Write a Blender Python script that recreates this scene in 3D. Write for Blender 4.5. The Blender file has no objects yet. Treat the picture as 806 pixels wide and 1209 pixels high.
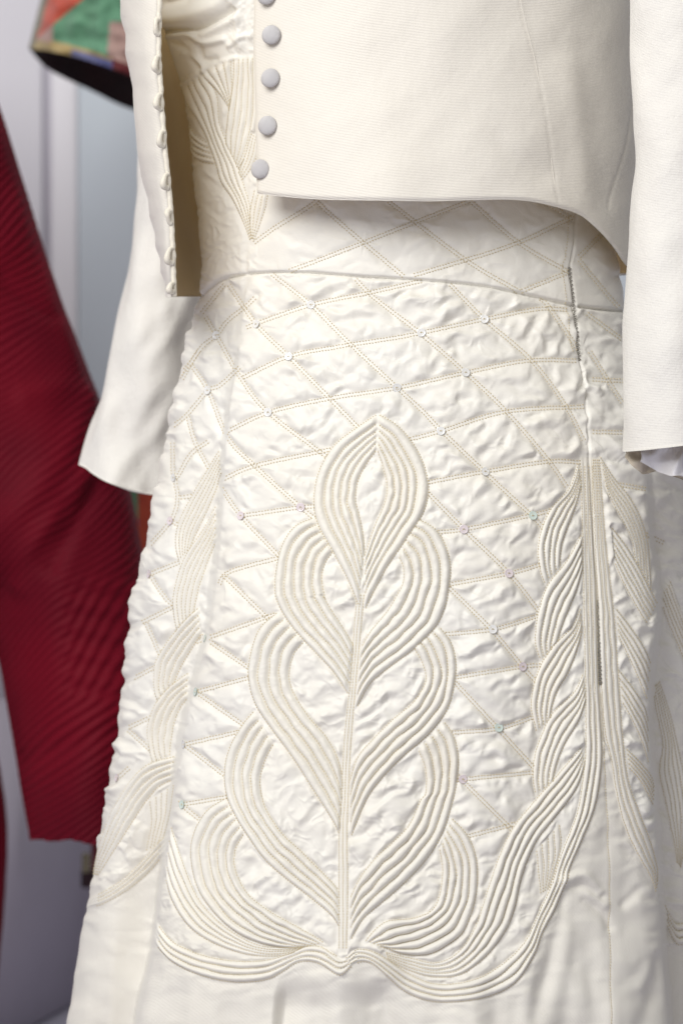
import bpy, math, random
import numpy as np
from mathutils import Matrix, Vector
random.seed(7)
RNG = np.random.default_rng(7)

# ------------------------------------------------------------------ camera, world, lamps, exposure
S = 0.00065            # metres per photo pixel on the plane two metres from the lens
HC = 0.60              # lens height above the floor
CAMD = 2.0
sc = bpy.context.scene
cam_d = bpy.data.cameras.new('camera')
cam = bpy.data.objects.new('camera', cam_d)
sc.collection.objects.link(cam)
cam.location = (0, -CAMD, HC)
cam.rotation_euler = (math.radians(90), 0, 0)
cam_d.sensor_fit = 'VERTICAL'
cam_d.sensor_height = 36.0
cam_d.lens = 36.0 * CAMD / (1209 * S)
cam_d.clip_start = 0.05
cam_d.clip_end = 60
cam_d.dof.use_dof = True
cam_d.dof.focus_distance = 1.985
cam_d.dof.aperture_fstop = 5.0
sc.camera = cam

w = bpy.data.worlds.new('World')
sc.world = w
w.use_nodes = True
bg = w.node_tree.nodes['Background']
bg.inputs['Color'].default_value = (1.0, 0.975, 0.93, 1)
bg.inputs['Strength'].default_value = 0.33

def area(name, loc, target, size, power, col):
    d = bpy.data.lights.new(name, 'AREA')
    d.shape = 'RECTANGLE'
    d.size, d.size_y = size
    d.energy = power
    d.color = col
    o = bpy.data.objects.new(name, d)
    sc.collection.objects.link(o)
    o.location = loc
    o.rotation_euler = (Vector(target) - Vector(loc)).to_track_quat('-Z', 'Y').to_euler()
    return o
area('window_light', (-1.05, -1.85, 2.05), (0.02, 0.05, 0.5), (1.4, 1.4), 60, (1.0, 0.99, 0.97))
area('wall_fill_light', (-0.6, 0.9, 2.9), (-0.5, 1.3, 0.6), (1.2, 0.8), 17, (1.0, 0.97, 0.92))  # added fill lamp that brightens the back wall, not an actual fixture
vs = sc.view_settings
vs.view_transform = 'Standard'
vs.look = 'None'
vs.exposure = 0.1
vs.gamma = 1.0
vs.use_curve_mapping = False
sc.cycles.max_bounces = 8
sc.cycles.use_denoising = True

# ------------------------------------------------------------------ helpers
def PX(u, v, y):
    """photo pixel + depth -> world point (arrays ok)"""
    u = np.asarray(u, float); v = np.asarray(v, float); y = np.asarray(y, float)
    k = S * (CAMD + y) / CAMD
    return np.stack(np.broadcast_arrays((u - 403) * k, y, HC - (v - 604.5) * k), -1)

def cr(pts, n=None, step=3.0):
    """Catmull-Rom through pts, resampled evenly"""
    p = np.asarray(pts, float)
    if len(p) == 2:
        dense = p[0] + (p[1] - p[0]) * np.linspace(0, 1, 40)[:, None]
    else:
        q = np.vstack([2 * p[0] - p[1], p, 2 * p[-1] - p[-2]])
        t = np.linspace(0, 1, 24, endpoint=False)[:, None]
        seg = []
        for i in range(1, len(q) - 2):
            a, b, c, d = q[i - 1], q[i], q[i + 1], q[i + 2]
            seg.append(.5 * (2 * b + (c - a) * t + (2 * a - 5 * b + 4 * c - d) * t ** 2 + (3 * b - a - 3 * c + d) * t ** 3))
        dense = np.vstack(seg + [p[-1:]])
    L = np.r_[0, np.cumsum(np.linalg.norm(np.diff(dense, axis=0), axis=1))]
    if n is None:
        n = max(3, int(L[-1] / step) + 1)
    s = np.linspace(0, L[-1], n)
    return np.stack([np.interp(s, L, dense[:, k]) for k in range(p.shape[1])], -1)

def itp(tab):
    t = np.asarray(tab, float)
    # smooth interpolation of v -> u tables
    def f(v):
        return np.interp(v, t[:, 0], t[:, 1])
    return f

def Zm(x0, y0, k, pts):
    return [(x0 + a / k, y0 + b / k) for a, b in pts]

def pnoise(x, y, seed=0):
    r = np.random.default_rng(seed)
    N = 256
    ang = r.uniform(0, 2 * np.pi, (N, N)).astype(np.float32)
    gx, gy = np.cos(ang), np.sin(ang)
    x = np.asarray(x, np.float32); y = np.asarray(y, np.float32)
    xi = np.floor(x).astype(np.int32); yi = np.floor(y).astype(np.int32)
    fx = x - xi; fy = y - yi
    sx = fx * fx * fx * (fx * (fx * 6 - 15) + 10); sy = fy * fy * fy * (fy * (fy * 6 - 15) + 10)
    x0 = xi % N; x1 = (xi + 1) % N; y0 = yi % N; y1 = (yi + 1) % N
    def d(a, b, dx, dy):
        return gx[b, a] * dx + gy[b, a] * dy
    n0 = d(x0, y0, fx, fy) * (1 - sx) + d(x1, y0, fx - 1, fy) * sx
    n1 = d(x0, y1, fx, fy - 1) * (1 - sx) + d(x1, y1, fx - 1, fy - 1) * sx
    return (n0 * (1 - sy) + n1 * sy) * 1.5

def sstep(a, b, x):
    t = np.clip((x - a) / (b - a), 0, 1)
    return t * t * (3 - 2 * t)

COL = sc.collection
def mesh_obj(name, V, F, mat, parent=None, smooth=True, normals=None):
    me = bpy.data.meshes.new(name)
    V = np.asarray(V, np.float32); F = np.asarray(F, np.int32)
    me.vertices.add(len(V)); me.vertices.foreach_set('co', V.ravel())
    k = F.shape[1]
    me.loops.add(F.size); me.loops.foreach_set('vertex_index', F.ravel())
    me.polygons.add(len(F))
    me.polygons.foreach_set('loop_start', np.arange(0, F.size, k, dtype=np.int32))
    me.polygons.foreach_set('loop_total', np.full(len(F), k, np.int32))
    if smooth:
        me.polygons.foreach_set('use_smooth', np.ones(len(F), bool))
    me.update(calc_edges=True)
    if normals is not None:
        me.normals_split_custom_set_from_vertices(np.asarray(normals, np.float32).tolist())
    me.materials.append(mat)
    o = bpy.data.objects.new(name, me)
    COL.objects.link(o)
    if parent is not None:
        attach(o, parent)
    return o

def attach(o, parent):
    o.parent = parent
    if parent.type == 'EMPTY':
        o.matrix_parent_inverse = Matrix.Translation(-Vector(parent.location))

def grid_faces(r, c, close=False):
    i = np.arange(r - 1)[:, None]; j = np.arange(c if close else c - 1)[None]
    a = i * c + j; b = i * c + (j + 1) % c
    return np.stack([a, a + c, b + c, b], -1).reshape(-1, 4)

def thing(name, label, cat, loc):
    o = bpy.data.objects.new(name, None)
    COL.objects.link(o)
    o.location = loc
    o.empty_display_size = .05
    o['label'] = label; o['category'] = cat
    return o

def grid_normals(P):
    du = np.gradient(P, axis=1); dv = np.gradient(P, axis=0)
    n = np.cross(du, dv)
    n /= np.linalg.norm(n, axis=-1, keepdims=True) + 1e-12
    return n

def tube(path, rad, seg=8, cap=True):
    p = np.asarray(path, float); n = len(p)
    r = np.broadcast_to(np.asarray(rad, float), (n,))
    t = np.gradient(p, axis=0); t /= np.linalg.norm(t, axis=1, keepdims=True) + 1e-12
    up = np.array([0.13, -1.0, 0.21]); 
    a = np.cross(t, up); a /= np.linalg.norm(a, axis=1, keepdims=True) + 1e-12
    b = np.cross(t, a)
    th = np.linspace(0, 2 * np.pi, seg, endpoint=False)
    V = p[:, None] + r[:, None, None] * (a[:, None] * np.cos(th)[None, :, None] + b[:, None] * np.sin(th)[None, :, None])
    V = V.reshape(-1, 3); F = grid_faces(n, seg, True)
    return V, F

# ------------------------------------------------------------------ materials
def mat(name, col, rough=.5, spec=.4, sheen=0.0, bump=None, var=None, sheen_rough=.5, **kw):
    m = bpy.data.materials.new(name); m.use_nodes = True
    nt = m.node_tree; N = nt.nodes; L = nt.links
    b = N['Principled BSDF']
    b.inputs['Base Color'].default_value = (*col, 1)
    b.inputs['Roughness'].default_value = rough
    b.inputs['Specular IOR Level'].default_value = spec
    b.inputs['Sheen Weight'].default_value = sheen
    b.inputs['Sheen Roughness'].default_value = sheen_rough
    for k, v in kw.items():
        b.inputs[k].default_value = v
    tc = N.new('ShaderNodeTexCoord')
    if var:      # (scale, other colour, amount)
        nz = N.new('ShaderNodeTexNoise'); nz.inputs['Scale'].default_value = var[0]; nz.inputs['Detail'].default_value = 5
        L.new(tc.outputs['Object'], nz.inputs['Vector'])
        rp = N.new('ShaderNodeMapRange'); rp.inputs['From Min'].default_value = .38; rp.inputs['From Max'].default_value = .68
        rp.inputs['To Max'].default_value = var[2]
        L.new(nz.outputs['Fac'], rp.inputs['Value'])
        mx = N.new('ShaderNodeMix'); mx.data_type = 'RGBA'
        mx.inputs['A'].default_value = (*col, 1); mx.inputs['B'].default_value = (*var[1], 1)
        L.new(rp.outputs['Result'], mx.inputs['Factor'])
        L.new(mx.outputs['Result'], b.inputs['Base Color'])
    if bump:     # list of (kind, scale, strength, rotation)
        prev = None
        for kind, scale, st, rot in bump:
            if kind == 'rib':
                mp = N.new('ShaderNodeMapping'); mp.inputs['Rotation'].default_value = rot
                L.new(tc.outputs['Object'], mp.inputs['Vector'])
                t = N.new('ShaderNodeTexWave'); t.wave_type = 'BANDS'; t.bands_direction = 'Z'
                t.inputs['Scale'].default_value = scale; t.inputs['Distortion'].default_value = .6
                t.inputs['Detail'].default_value = 1; t.inputs['Detail Scale'].default_value = .3
                L.new(mp.outputs['Vector'], t.inputs['Vector']); out = t.outputs['Fac']
            else:
                t = N.new('ShaderNodeTexNoise'); t.inputs['Scale'].default_value = scale; t.inputs['Detail'].default_value = 3
                L.new(tc.outputs['Object'], t.inputs['Vector']); out = t.outputs['Fac']
            bp = N.new('ShaderNodeBump'); bp.inputs['Strength'].default_value = 1.0
            bp.inputs['Distance'].default_value = st
            L.new(out, bp.inputs['Height'])
            if prev: L.new(prev, bp.inputs['Normal'])
            prev = bp.outputs['Normal']
        L.new(prev, b.inputs['Normal'])
    return m

IV = (0.825, 0.805, 0.752)
M_satin = mat('ivory_satin', IV, .46, .30, .12, bump=[('noise', 900, .00012, None)], var=(9, (0.81, 0.772, 0.69), .6))
M_cord = mat('ivory_cord_satin', (0.83, 0.806, 0.74), .5, .36, .15, bump=[('noise', 420, .0002, None), ('noise', 1300, .0001, None)], var=(14, (0.81, 0.77, 0.68), .6))
M_faille = mat('ivory_faille', (0.815, 0.788, 0.722), .55, .35, .15,
               bump=[('rib', 330, .00012, (0.0, 0.35, 0)), ('noise', 500, .0001, None)], var=(7, (0.79, 0.755, 0.68), .6))
M_jacket = mat('cream_ribbed_faille', (0.80, 0.76, 0.69), .5, .4, .2,
               bump=[('rib', 265, .00014, (0.0, 0.06, 0)), ('noise', 300, .00015, None), ('noise', 22, .0022, None)], var=(5, (0.79, 0.745, 0.665), .5))
M_sleeve = mat('cream_sleeve_faille', (0.79, 0.768, 0.725), .6, .3, .15, bump=[('rib', 265, .00012, (0, .03, 0)), ('noise', 420, .0003, None), ('noise', 45, .0018, None)], var=(6, (0.79, 0.76, 0.71), .7))
M_loop = mat('cream_loop_satin', (0.77, 0.72, 0.62), .5, .35, .1, bump=[('noise', 800, .0004, None)])
M_gather = mat('ivory_gathered_satin', (0.80, 0.765, 0.66), .32, .5, .1, bump=[('noise', 900, .00008, None)])
M_lining = mat('tan_lining', (0.74, 0.57, 0.31), .45, .4, .2, bump=[('noise', 900, .0001, None)], var=(12, (0.66, 0.48, 0.24), .5))
M_white = mat('white_satin_lining', (0.84, 0.83, 0.85), .35, .5, .1)
M_thread = mat('tan_thread', (0.66, 0.55, 0.34), .6, .3)
M_thread2 = mat('beige_thread', (0.68, 0.58, 0.38), .6, .3)
M_zip = mat('dark_zip_metal', (0.30, 0.28, 0.25), .4, .5, Metallic=.6)
M_button = mat('grey_covered_button', (0.66, 0.645, 0.655), .75, .2, .3, bump=[('rib', 420, .0003, (0, .9, .3)), ('noise', 900, .0003, None)], var=(60, (0.60, 0.585, 0.60), .7))
def sequin_mat(name, col):
    m = mat(name, col, .22, .5, Alpha=.8)
    b = m.node_tree.nodes['Principled BSDF']
    b.inputs['Coat Weight'].default_value = .6
    b.inputs['Coat Roughness'].default_value = .05
    return m
M_seq = {'w': sequin_mat('clear_sequin', (0.93, 0.93, 0.92)), 'g': sequin_mat('green_sequin', (0.76, 0.87, 0.81)),
         'p': sequin_mat('pink_sequin', (0.88, 0.79, 0.82))}
M_red = mat('maroon_satin', (0.155, 0.004, 0.014), .6, .08, 0.0, bump=[('noise', 300, .0003, None)], var=(8, (0.095, 0.003, 0.011), .8))
M_wall = mat('lavender_white_paint', (0.74, 0.73, 0.79), .6, .3, var=(3, (0.71, 0.70, 0.77), .6))
M_strip = mat('white_door_strip', (0.80, 0.79, 0.84), .5, .3)
M_blue = mat('pale_blue_grey_paint', (0.57, 0.63, 0.69), .55, .3, var=(3, (0.55, 0.60, 0.67), .6))
M_gap = mat('grey_gap', (0.62, 0.60, 0.67), .7, .2)
M_board = mat('violet_grey_board', (0.50, 0.465, 0.545), .8, .2, bump=[('noise', 200, .0005, None)], var=(6, (0.46, 0.425, 0.505), .8))
M_floor = mat('pale_grey_floor', (0.46, 0.45, 0.54), .6, .3, var=(5, (0.42, 0.41, 0.49), .7))

# ------------------------------------------------------------------ the setting
def box(name, x0, x1, y0, y1, z0, z1, m, parent=None, bev=.004):
    V = [(x, y, z) for x in (x0, x1) for y in (y0, y1) for z in (z0, z1)]
    F = [(0, 1, 3, 2), (4, 6, 7, 5), (0, 4, 5, 1), (2, 3, 7, 6), (0, 2, 6, 4), (1, 5, 7, 3)]
    o = mesh_obj(name, V, F, m, parent, smooth=False)
    if bev:
        b = o.modifiers.new('bevel', 'BEVEL'); b.width = bev; b.segments = 2
    return o
WY = 1.45
def wx(px, y=WY): return (px - 403) * S * (CAMD + y) / CAMD
flo = mesh_obj('floor', [(-4, -3, 0), (4, -3, 0), (4, 4, 0), (-4, 4, 0)], [(0, 1, 2, 3)], M_floor, smooth=False)
flo['kind'] = 'structure'
wall = box('wall', -3, 3, WY + .0105, WY + .16, 0.0, 3.0, M_gap, bev=0)
wall['kind'] = 'structure'
box('wall_panel', wx(-900), wx(51), WY, WY + .0095, .02, 2.9, M_wall, wall, .006)
box('wall_strip', wx(60.5), wx(91), WY + .002, WY + .0095, .02, 2.9, M_strip, wall, .006)
box('wall_panel', wx(92), wx(1700), WY + .004, WY + .0095, .02, 2.9, M_blue, wall, .006)

# ------------------------------------------------------------------ the dress: overall shape
XL = itp([(-60, 172), (0, 186), (45, 196), (105, 216), (140, 223), (200, 229), (260, 236), (318, 241), (345, 239), (375, 231), (400, 222),
          (450, 211), (520, 197), (561, 191), (615, 180), (662, 169), (705, 158), (740, 154), (788, 150), (873, 139), (916, 131),
          (974, 120), (1047, 109), (1096, 97), (1150, 88), (1209, 80), (1330, 66), (1560, 44)])
XR = itp([(-60, 690), (200, 702), (300, 727), (350, 732), (372, 736), (420, 752), (500, 782), (600, 815), (800, 850), (1209, 890), (1330, 900), (1560, 915)])
YAX = 0.13
def smooth_tab(f, v):
    return sum(f(v + d) for d in (-14, -7, 0, 7, 14)) / 5
vr = np.concatenate([np.arange(-44, 226, 1.5), np.arange(226, 1226, 1.04), np.linspace(1228, 1500, 50)])
NC = 700
tt = np.linspace(-1, 1, NC)
hh = .70 * tt + .30 * np.sin(np.pi / 2 * tt)
hh = np.clip(hh, -.9995, .9995)
xl = smooth_tab(XL, vr); xr = smooth_tab(XR, vr)
cc = (xl + xr) / 2; hw = (xr - xl) / 2
U = cc[:, None] + hw[:, None] * hh[None]
Vv = np.repeat(vr[:, None], NC, 1)
bdep = (.66 * hw * S)[:, None]
ybase = YAX - bdep * np.sqrt(1 - hh[None] ** 2)
P0 = PX(U, Vv, ybase)
N0 = grid_normals(P0)
if N0[600, 350, 1] > 0: N0 = -N0

# pleat folds
FOLD_L = [(322, 292), (380, 285), (430, 281), (470, 271), (510, 268), (545, 264), (600, 262), (680, 255), (740, 248), (800, 232), (860, 217), (920, 208),
          (960, 203), (1010, 195), (1080, 186), (1110, 183), (1150, 175), (1209, 162), (1500, 100)]
FOLD_R = [(540, 762), (570, 764), (640, 767), (690, 776), (735, 776), (790, 768), (860, 766), (930, 771), (1030, 777), (1126, 783), (1209, 790), (1500, 815)]
fl = smooth_tab(itp(FOLD_L), vr)[:, None]; fr = smooth_tab(itp(FOLD_R), vr)[:, None]
recL = (np.interp(vr, [330, 430, 600, 900, 1100, 1500], [0, .007, .022, .045, .075, .10]))[:, None]
recR = (np.interp(vr, [530, 640, 900, 1500], [0, .024, .045, .06]))[:, None]
dL = U - fl          # >0 on the front panel
yp = recL * (1 - sstep(-5, 1.5, dL))
yp = yp + (recL * .42) * (1 - np.sqrt(np.clip(1 - (1 - np.clip(dL / 22, 0, 1)) ** 2, 0, 1))) * (dL > 0) + (recL * .42) * (dL <= 0)
yp = yp - recL * .62 * sstep(-4, -78, dL)
dR = fr - U
yp = yp + recR * (1 - sstep(-5, 1.5, dR)) + recR * .4 * (1 - np.sqrt(np.clip(1 - (1 - np.clip(dR / 26, 0, 1)) ** 2, 0, 1))) * (dR > 0) + recR * .4 * (dR <= 0)
# inverted pleat under the centre of the border
g = sstep(1148, 1190, Vv)
lx = np.interp(vr, [1100, 1160, 1209, 1500], [333, 331, 327, 300])[:, None]; rx = np.interp(vr, [1100, 1160, 1209, 1500], [459, 463, 470, 510])[:, None]
yp = yp + .010 * g * sstep(-8, 9, U - lx) * sstep(-14, 14, rx - U) * (1 - .35 * np.exp(-((U - (lx + rx) / 2) / 26) ** 2))
# soft hanging folds of the whole cloth
soft = .004 * pnoise(U / 120, Vv / 420 + 3, 11) * sstep(360, 700, Vv) + .0022 * pnoise(U / 60, Vv / 160, 12)
low = sstep(1100, 1300, Vv)
soft = soft + .006 * low * np.sin(U / 34 + 1.0) + .008 * sstep(1060, 1200, Vv) * pnoise(U / 46, Vv / 500, 14)
yp = yp + soft
P1 = PX(U, Vv, ybase + yp)

# ------------------------------------------------------------------ the dress: quilting pattern traced as stitched lines
RS = 2                                   # raster cells per pixel
RX0, RX1, RY0, RY1 = 50, 850, -50, 1330
RW, RH = (RX1 - RX0) * RS, (RY1 - RY0) * RS
Hc = np.zeros((RH, RW), np.float32)      # cord height in px
ID = np.zeros((RH, RW), np.int32)
bands = []                               # dict(name, lines, ids)
def z1(p): return Zm(300, 480, 3.358, p)
def z2(p): return Zm(280, 700, 2.879, p)
def z3(p): return Zm(170, 920, 3.1, p)
def z4(p): return Zm(390, 920, 3.1, p)
def z5(p): return Zm(600, 520, 3.913, p)
def z6(p): return Zm(600, 700, 3.913, p)
def z7(p): return Zm(560, 880, 3.276, p)
def z8(p): return Zm(90, 520, 3.664, p)
def z9(p): return Zm(80, 720, 3.664, p)
def z10(p): return Zm(60, 900, 3.664, p)
def b3(p): return Zm(180, 0, 5.373, p)
def b4(p): return Zm(180, 140, 4.478, p)

def band(name, A, B, n, amp=1.0, wts=None, thread='beige', kind='cord', along=None):
    bid = len(bands) + 1
    La = np.linalg.norm(np.diff(cr(A), axis=0), axis=1).sum(); Lb = np.linalg.norm(np.diff(cr(B), axis=0), axis=1).sum()
    M = max(30, int(max(La, Lb) / .33))
    a, b = cr(A, M), cr(B, M)
    # hand-sewn wobble
    sN = np.linspace(0, max(La, Lb) / 26, M)
    wd = np.linalg.norm(a - b, axis=1)
    w = np.ones(n) if wts is None else np.asarray(wts, float)
    e = np.r_[0, np.cumsum(w)] / w.sum()
    wob = [0 * sN] + [pnoise(sN, sN * 0 + 3.3 * k, 40 + bid) * .16 / n for k in range(1, n)] + [0 * sN]
    E = [np.full(M, e[k]) + wob[k] for k in range(n + 1)]
    for k in range(n):
        wk = (E[k + 1] - E[k])
        loc = wk * wd
        na = max(4, int(np.max(loc) / .3) + 2)
        f = (np.arange(na) + .5) / na
        q = 2 * f - 1
        prof = np.clip(1 - np.abs(q / .86) ** 2.3, 0, 1) ** .6
        t = E[k][:, None] + wk[:, None] * f[None]
        x = a[:, :1] * (1 - t) + b[:, :1] * t; y = a[:, 1:] * (1 - t) + b[:, 1:] * t
        lump = 1 + .15 * pnoise(sN * 1.5, sN * 0 + k * 2.7 + .5, 90 + bid)
        if along: lump = lump * np.interp(.5 * (a[:, 1] + b[:, 1]), [q_[0] for q_ in along], [q_[1] for q_ in along])
        endd = np.minimum(np.arange(M), np.arange(M)[::-1]) * .33
        h = np.minimum(.50 * loc, 5.6)[:, None] * prof[None] * amp * (lump * (.35 + .65 * sstep(0, 9, endd)))[:, None]
        ix = ((x - RX0) * RS).astype(int); iy = ((y - RY0) * RS).astype(int)
        ok = (ix >= 0) & (ix < RW) & (iy >= 0) & (iy < RH)
        Hc[iy[ok], ix[ok]] = h[ok]
        ID[iy[ok], ix[ok]] = bid * 10 + k + 1
    lines = [a * (1 - E[k][:, None]) + b * E[k][:, None] for k in range(n + 1)]
    bands.append(dict(name=name, id=bid, lines=lines, n=n, thread=thread, A=a, B=b, kind=kind))

P_, C_ = 'corded_petal', 'corded_border'
# left of the left pleat
band(P_, z8([(625, 40), (560, 150), (490, 270), (445, 370), (435, 450), (450, 530)]), z8([(632, 130), (600, 230), (555, 330), (520, 400), (500, 450), (490, 480)]), 5, 1.15)
band(P_, z8([(610, 280), (560, 380), (490, 480), (450, 570), (425, 680), (428, 760), (445, 840)]), z8([(612, 430), (580, 500), (550, 580), (525, 660), (505, 770)]), 5, 1.15)
band(P_, z9([(572, -10), (500, 60), (430, 150), (385, 230), (378, 310), (385, 370), (402, 410)]), z9([(582, 100), (530, 180), (490, 250), (465, 310), (458, 350)]), 4, 1.2)
band(P_, z9([(530, 270), (440, 340), (380, 420), (350, 520), (358, 600), (372, 670)]), z9([(522, 380), (485, 430), (460, 500), (445, 590), (444, 640)]), 4, 1.2)
band('stitched_insert', z10([(430, 160), (440, 260), (425, 340), (415, 390)]), z10([(535, 90), (520, 200), (500, 290), (480, 350)]), 4, .35)
band(P_, z10([(545, -25), (440, 5), (370, 60), (290, 180), (240, 290), (200, 420), (185, 500)]), z10([(540, 70), (470, 105), (405, 180), (340, 280), (270, 390), (200, 500)]), 4, 1.2)
band(C_, z10([(508, 310), (420, 410), (330, 500), (240, 560), (160, 600)]), z10([(500, 385), (420, 480), (320, 560), (230, 610), (155, 632)]), 3, 1.3)
# right of the right pleat
band(P_, z6([(690, 20), (730, 130), (780, 250), (830, 380)]), z6([(740, -60), (780, 60), (820, 160), (860, 260)]), 5, 1.5)
band(P_, z6([(658, 430), (682, 560), (708, 700)]) + z7([(712, 100), (738, 230), (765, 360), (782, 470)]), z6([(690, 400), (742, 560), (775, 700)]) + z7([(800, 90), (822, 220), (812, 370), (790, 490)]), 5, 1.3)
band(C_, z7([(722, 590), (745, 650), (775, 690), (830, 680)]), z7([(735, 690), (755, 735), (785, 770), (830, 760)]), 3, 1.2)
# between zip and right pleat
FL = .55
band(P_, z5([(415, 70), (480, 170), (560, 270), (610, 370), (640, 480), (650, 600), (655, 700)]), z5([(440, 200), (480, 290), (540, 400), (572, 480), (582, 560), (590, 590)]), 5, FL)
band(P_, z5([(470, 400), (540, 490), (600, 590), (650, 690), (688, 760)]), z5([(485, 560), (530, 660), (590, 770), (640, 850)]), 5, FL)
band(P_, z6([(490, 70), (560, 160), (620, 250), (658, 335)]), z6([(500, 190), (550, 290), (600, 400), (640, 500)]), 4, FL)
band(P_, z6([(500, 350), (570, 440), (620, 520), (645, 600)]), z6([(520, 500), (560, 570), (610, 680), (645, 790)]), 4, FL)
band(P_, z7([(580, 10), (630, 60), (680, 120), (692, 170)]), z7([(590, 80), (640, 140), (690, 235)]), 4, FL + .1)
# petal column left of the zip, top first
band(P_, z5([(322, 100), (280, 220), (200, 310), (155, 400), (135, 500), (145, 600), (170, 670)]), z5([(333, 200), (310, 300), (272, 400), (245, 480), (235, 560), (238, 590)]), 4, .85)
band(P_, z5([(337, 430), (265, 560), (185, 660), (145, 760), (125, 860), (125, 950), (150, 1020)]), z5([(338, 590), (312, 690), (272, 790), (245, 860), (222, 940), (205, 990)]), 4, .85)
band(P_, z6([(332, 65), (290, 160), (200, 250), (140, 350), (110, 450), (105, 540), (130, 650)]), z6([(338, 170), (312, 270), (272, 370), (225, 450), (198, 530), (190, 590)]), 4, .85)
band(P_, z6([(345, 370), (300, 460), (200, 560), (150, 660), (118, 760), (112, 860), (125, 940)]), z6([(355, 490), (322, 590), (262, 690), (225, 780), (205, 860), (200, 900)]), 4, .85)
band('stitched_insert', z7([(238, 400), (245, 480), (255, 580)]), z7([(325, 300), (330, 400), (285, 560)]), 4, .35)
# placket of the zip and border rising into it
band('zip_placket', [(699, 540), (702, 640), (706, 710), (709, 800), (713, 860)] + z7([(528, 60), (545, 170), (580, 310), (630, 420), (680, 510), (708, 600)]), [(706, 540), (714, 640), (723, 720), (729, 800), (734, 870)] + z7([(590, 130), (630, 250), (675, 370), (702, 470), (706, 560)]), 3, .5)
# centre motif, bottom upwards so that upper petals lap over lower ones
border_up = z3([(47, 515), (100, 590), (200, 640), (320, 665), (440, 665), (530, 640), (600, 612), (660, 618)]) + z4([(43, 660), (90, 625), (150, 630), (210, 662), (290, 715), (380, 750), (480, 745), (570, 715), (660, 650), (720, 580), (760, 490)]) + z7([(295, 543), (330, 430), (370, 330), (400, 240), (420, 100), (428, 0)]) + [(690, 800), (688, 700), (686, 600), (684, 540)]
border_lo = z3([(43, 600), (110, 670), (220, 720), (340, 742), (450, 732), (510, 702), (570, 667), (640, 672)]) + z4([(40, 718), (90, 672), (150, 672), (210, 722), (280, 780), (370, 812), (480, 812), (590, 790), (680, 740), (745, 640), (775, 560)]) + z7([(328, 600), (364, 480), (416, 360), (462, 240), (484, 120), (490, 0)]) + [(705, 800), (703, 710), (700, 640), (698, 540)]
band(C_, z3([(85, 360), (110, 450), (170, 540), (260, 600), (380, 640), (500, 645), (580, 625)]), z3([(100, 170), (145, 310), (190, 420), (250, 500), (340, 570), (440, 612), (590, 615)]), 4, .8)
band(P_, z4([(806, 10), (720, 110), (660, 190), (610, 300), (570, 420), (530, 540), (470, 630), (390, 672), (290, 655), (195, 632)])[::-1] + z7([(380, 45), (420, 0)]), z4([(750, 230), (700, 350), (670, 480), (630, 570), (560, 655), (470, 716), (370, 722), (280, 695), (205, 655)])[::-1] + z7([(300, 290), (390, 170), (428, 60)]), 4, 1)
band(P_, z4([(440, 140), (505, 215), (535, 310), (530, 430), (490, 550), (430, 605), (360, 640), (270, 640), (185, 610)]), z4([(398, 250), (410, 330), (400, 420), (370, 480), (300, 510), (210, 520), (160, 555), (125, 600)]), 5, 1)
band(P_, z3([(300, 70), (230, 120), (185, 200), (175, 290), (200, 400), (260, 490), (340, 560), (430, 600), (520, 615), (600, 612)]), z3([(368, 195), (335, 260), (335, 330), (380, 420), (470, 490), (560, 540), (630, 580), (665, 605)]), 5, 1)
band(C_, border_up, border_lo, 3, 1, along=[(800, .5), (960, 1)])
band(P_, z2([(60, 400), (20, 450), (-20, 520), (-40, 600)]) + z3([(305, 60), (340, 140), (390, 220), (450, 300), (530, 370), (620, 440), (690, 500), (718, 545)]), z2([(125, 510), (95, 570), (78, 640), (92, 720)]) + z3([(470, 150), (510, 205), (570, 260), (630, 320), (685, 375), (715, 410)]), 4, 1)
band(P_, z2([(700, 435), (735, 490), (750, 560), (745, 640)]) + z4([(446, 80), (412, 190), (360, 280), (280, 370), (190, 450), (120, 510), (72, 590)]), z2([(615, 530), (640, 600), (640, 680)]) + z4([(328, 80), (290, 165), (230, 230), (165, 290), (110, 360), (72, 440)]), 4, 1)
band(P_, z2([(140, 65), (80, 120), (50, 200), (40, 280), (60, 370), (110, 450), (190, 560), (260, 670), (330, 780), (355, 840)]), z2([(228, 165), (192, 210), (177, 280), (192, 340), (242, 420), (302, 490), (340, 560), (357, 630)]), 4, 1)
band(P_, z2([(685, 115), (725, 170), (742, 240), (735, 320), (710, 400), (650, 480), (570, 550), (500, 620), (440, 700), (385, 830)]), z2([(600, 185), (630, 240), (640, 300), (600, 370), (530, 430), (460, 500), (410, 560), (384, 640)]), 4, 1)
band(P_, z1([(238, 440), (160, 480), (110, 560), (88, 660), (86, 740)]) + z2([(135, 20), (155, 65), (200, 130), (270, 205), (330, 270), (380, 345)]), z1([(315, 570), (282, 620), (268, 680), (280, 760)]) + z2([(292, 10), (320, 60), (360, 120), (398, 185)]), 5, 1)
band(P_, z1([(648, 445), (720, 490), (760, 560), (777, 640), (770, 720)]) + z2([(705, 50), (670, 120), (600, 190), (520, 250), (450, 310), (400, 400)]), z1([(572, 590), (592, 640), (590, 700), (560, 760)]) + z2([(505, 70), (455, 130), (420, 190)]), 5, 1)
band('centre_stem', z2([(410, 0), (400, 100), (385, 300), (365, 500), (355, 700)]) + z3([(715, 200), (715, 400), (715, 640)]), z2([(432, 0), (422, 100), (403, 310), (387, 500), (377, 700)]) + z3([(743, 200), (745, 400), (740, 640)]), 2, .7)
band(P_, z1([(490, 30), (400, 90), (310, 165), (255, 270), (238, 380), (255, 470), (310, 570), (370, 680), (420, 800)]), z1([(486, 170), (440, 235), (410, 300), (402, 370), (415, 430), (430, 500), (437, 580)]), 5, 1, [1.5, 1, 1, 1, 1])
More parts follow.
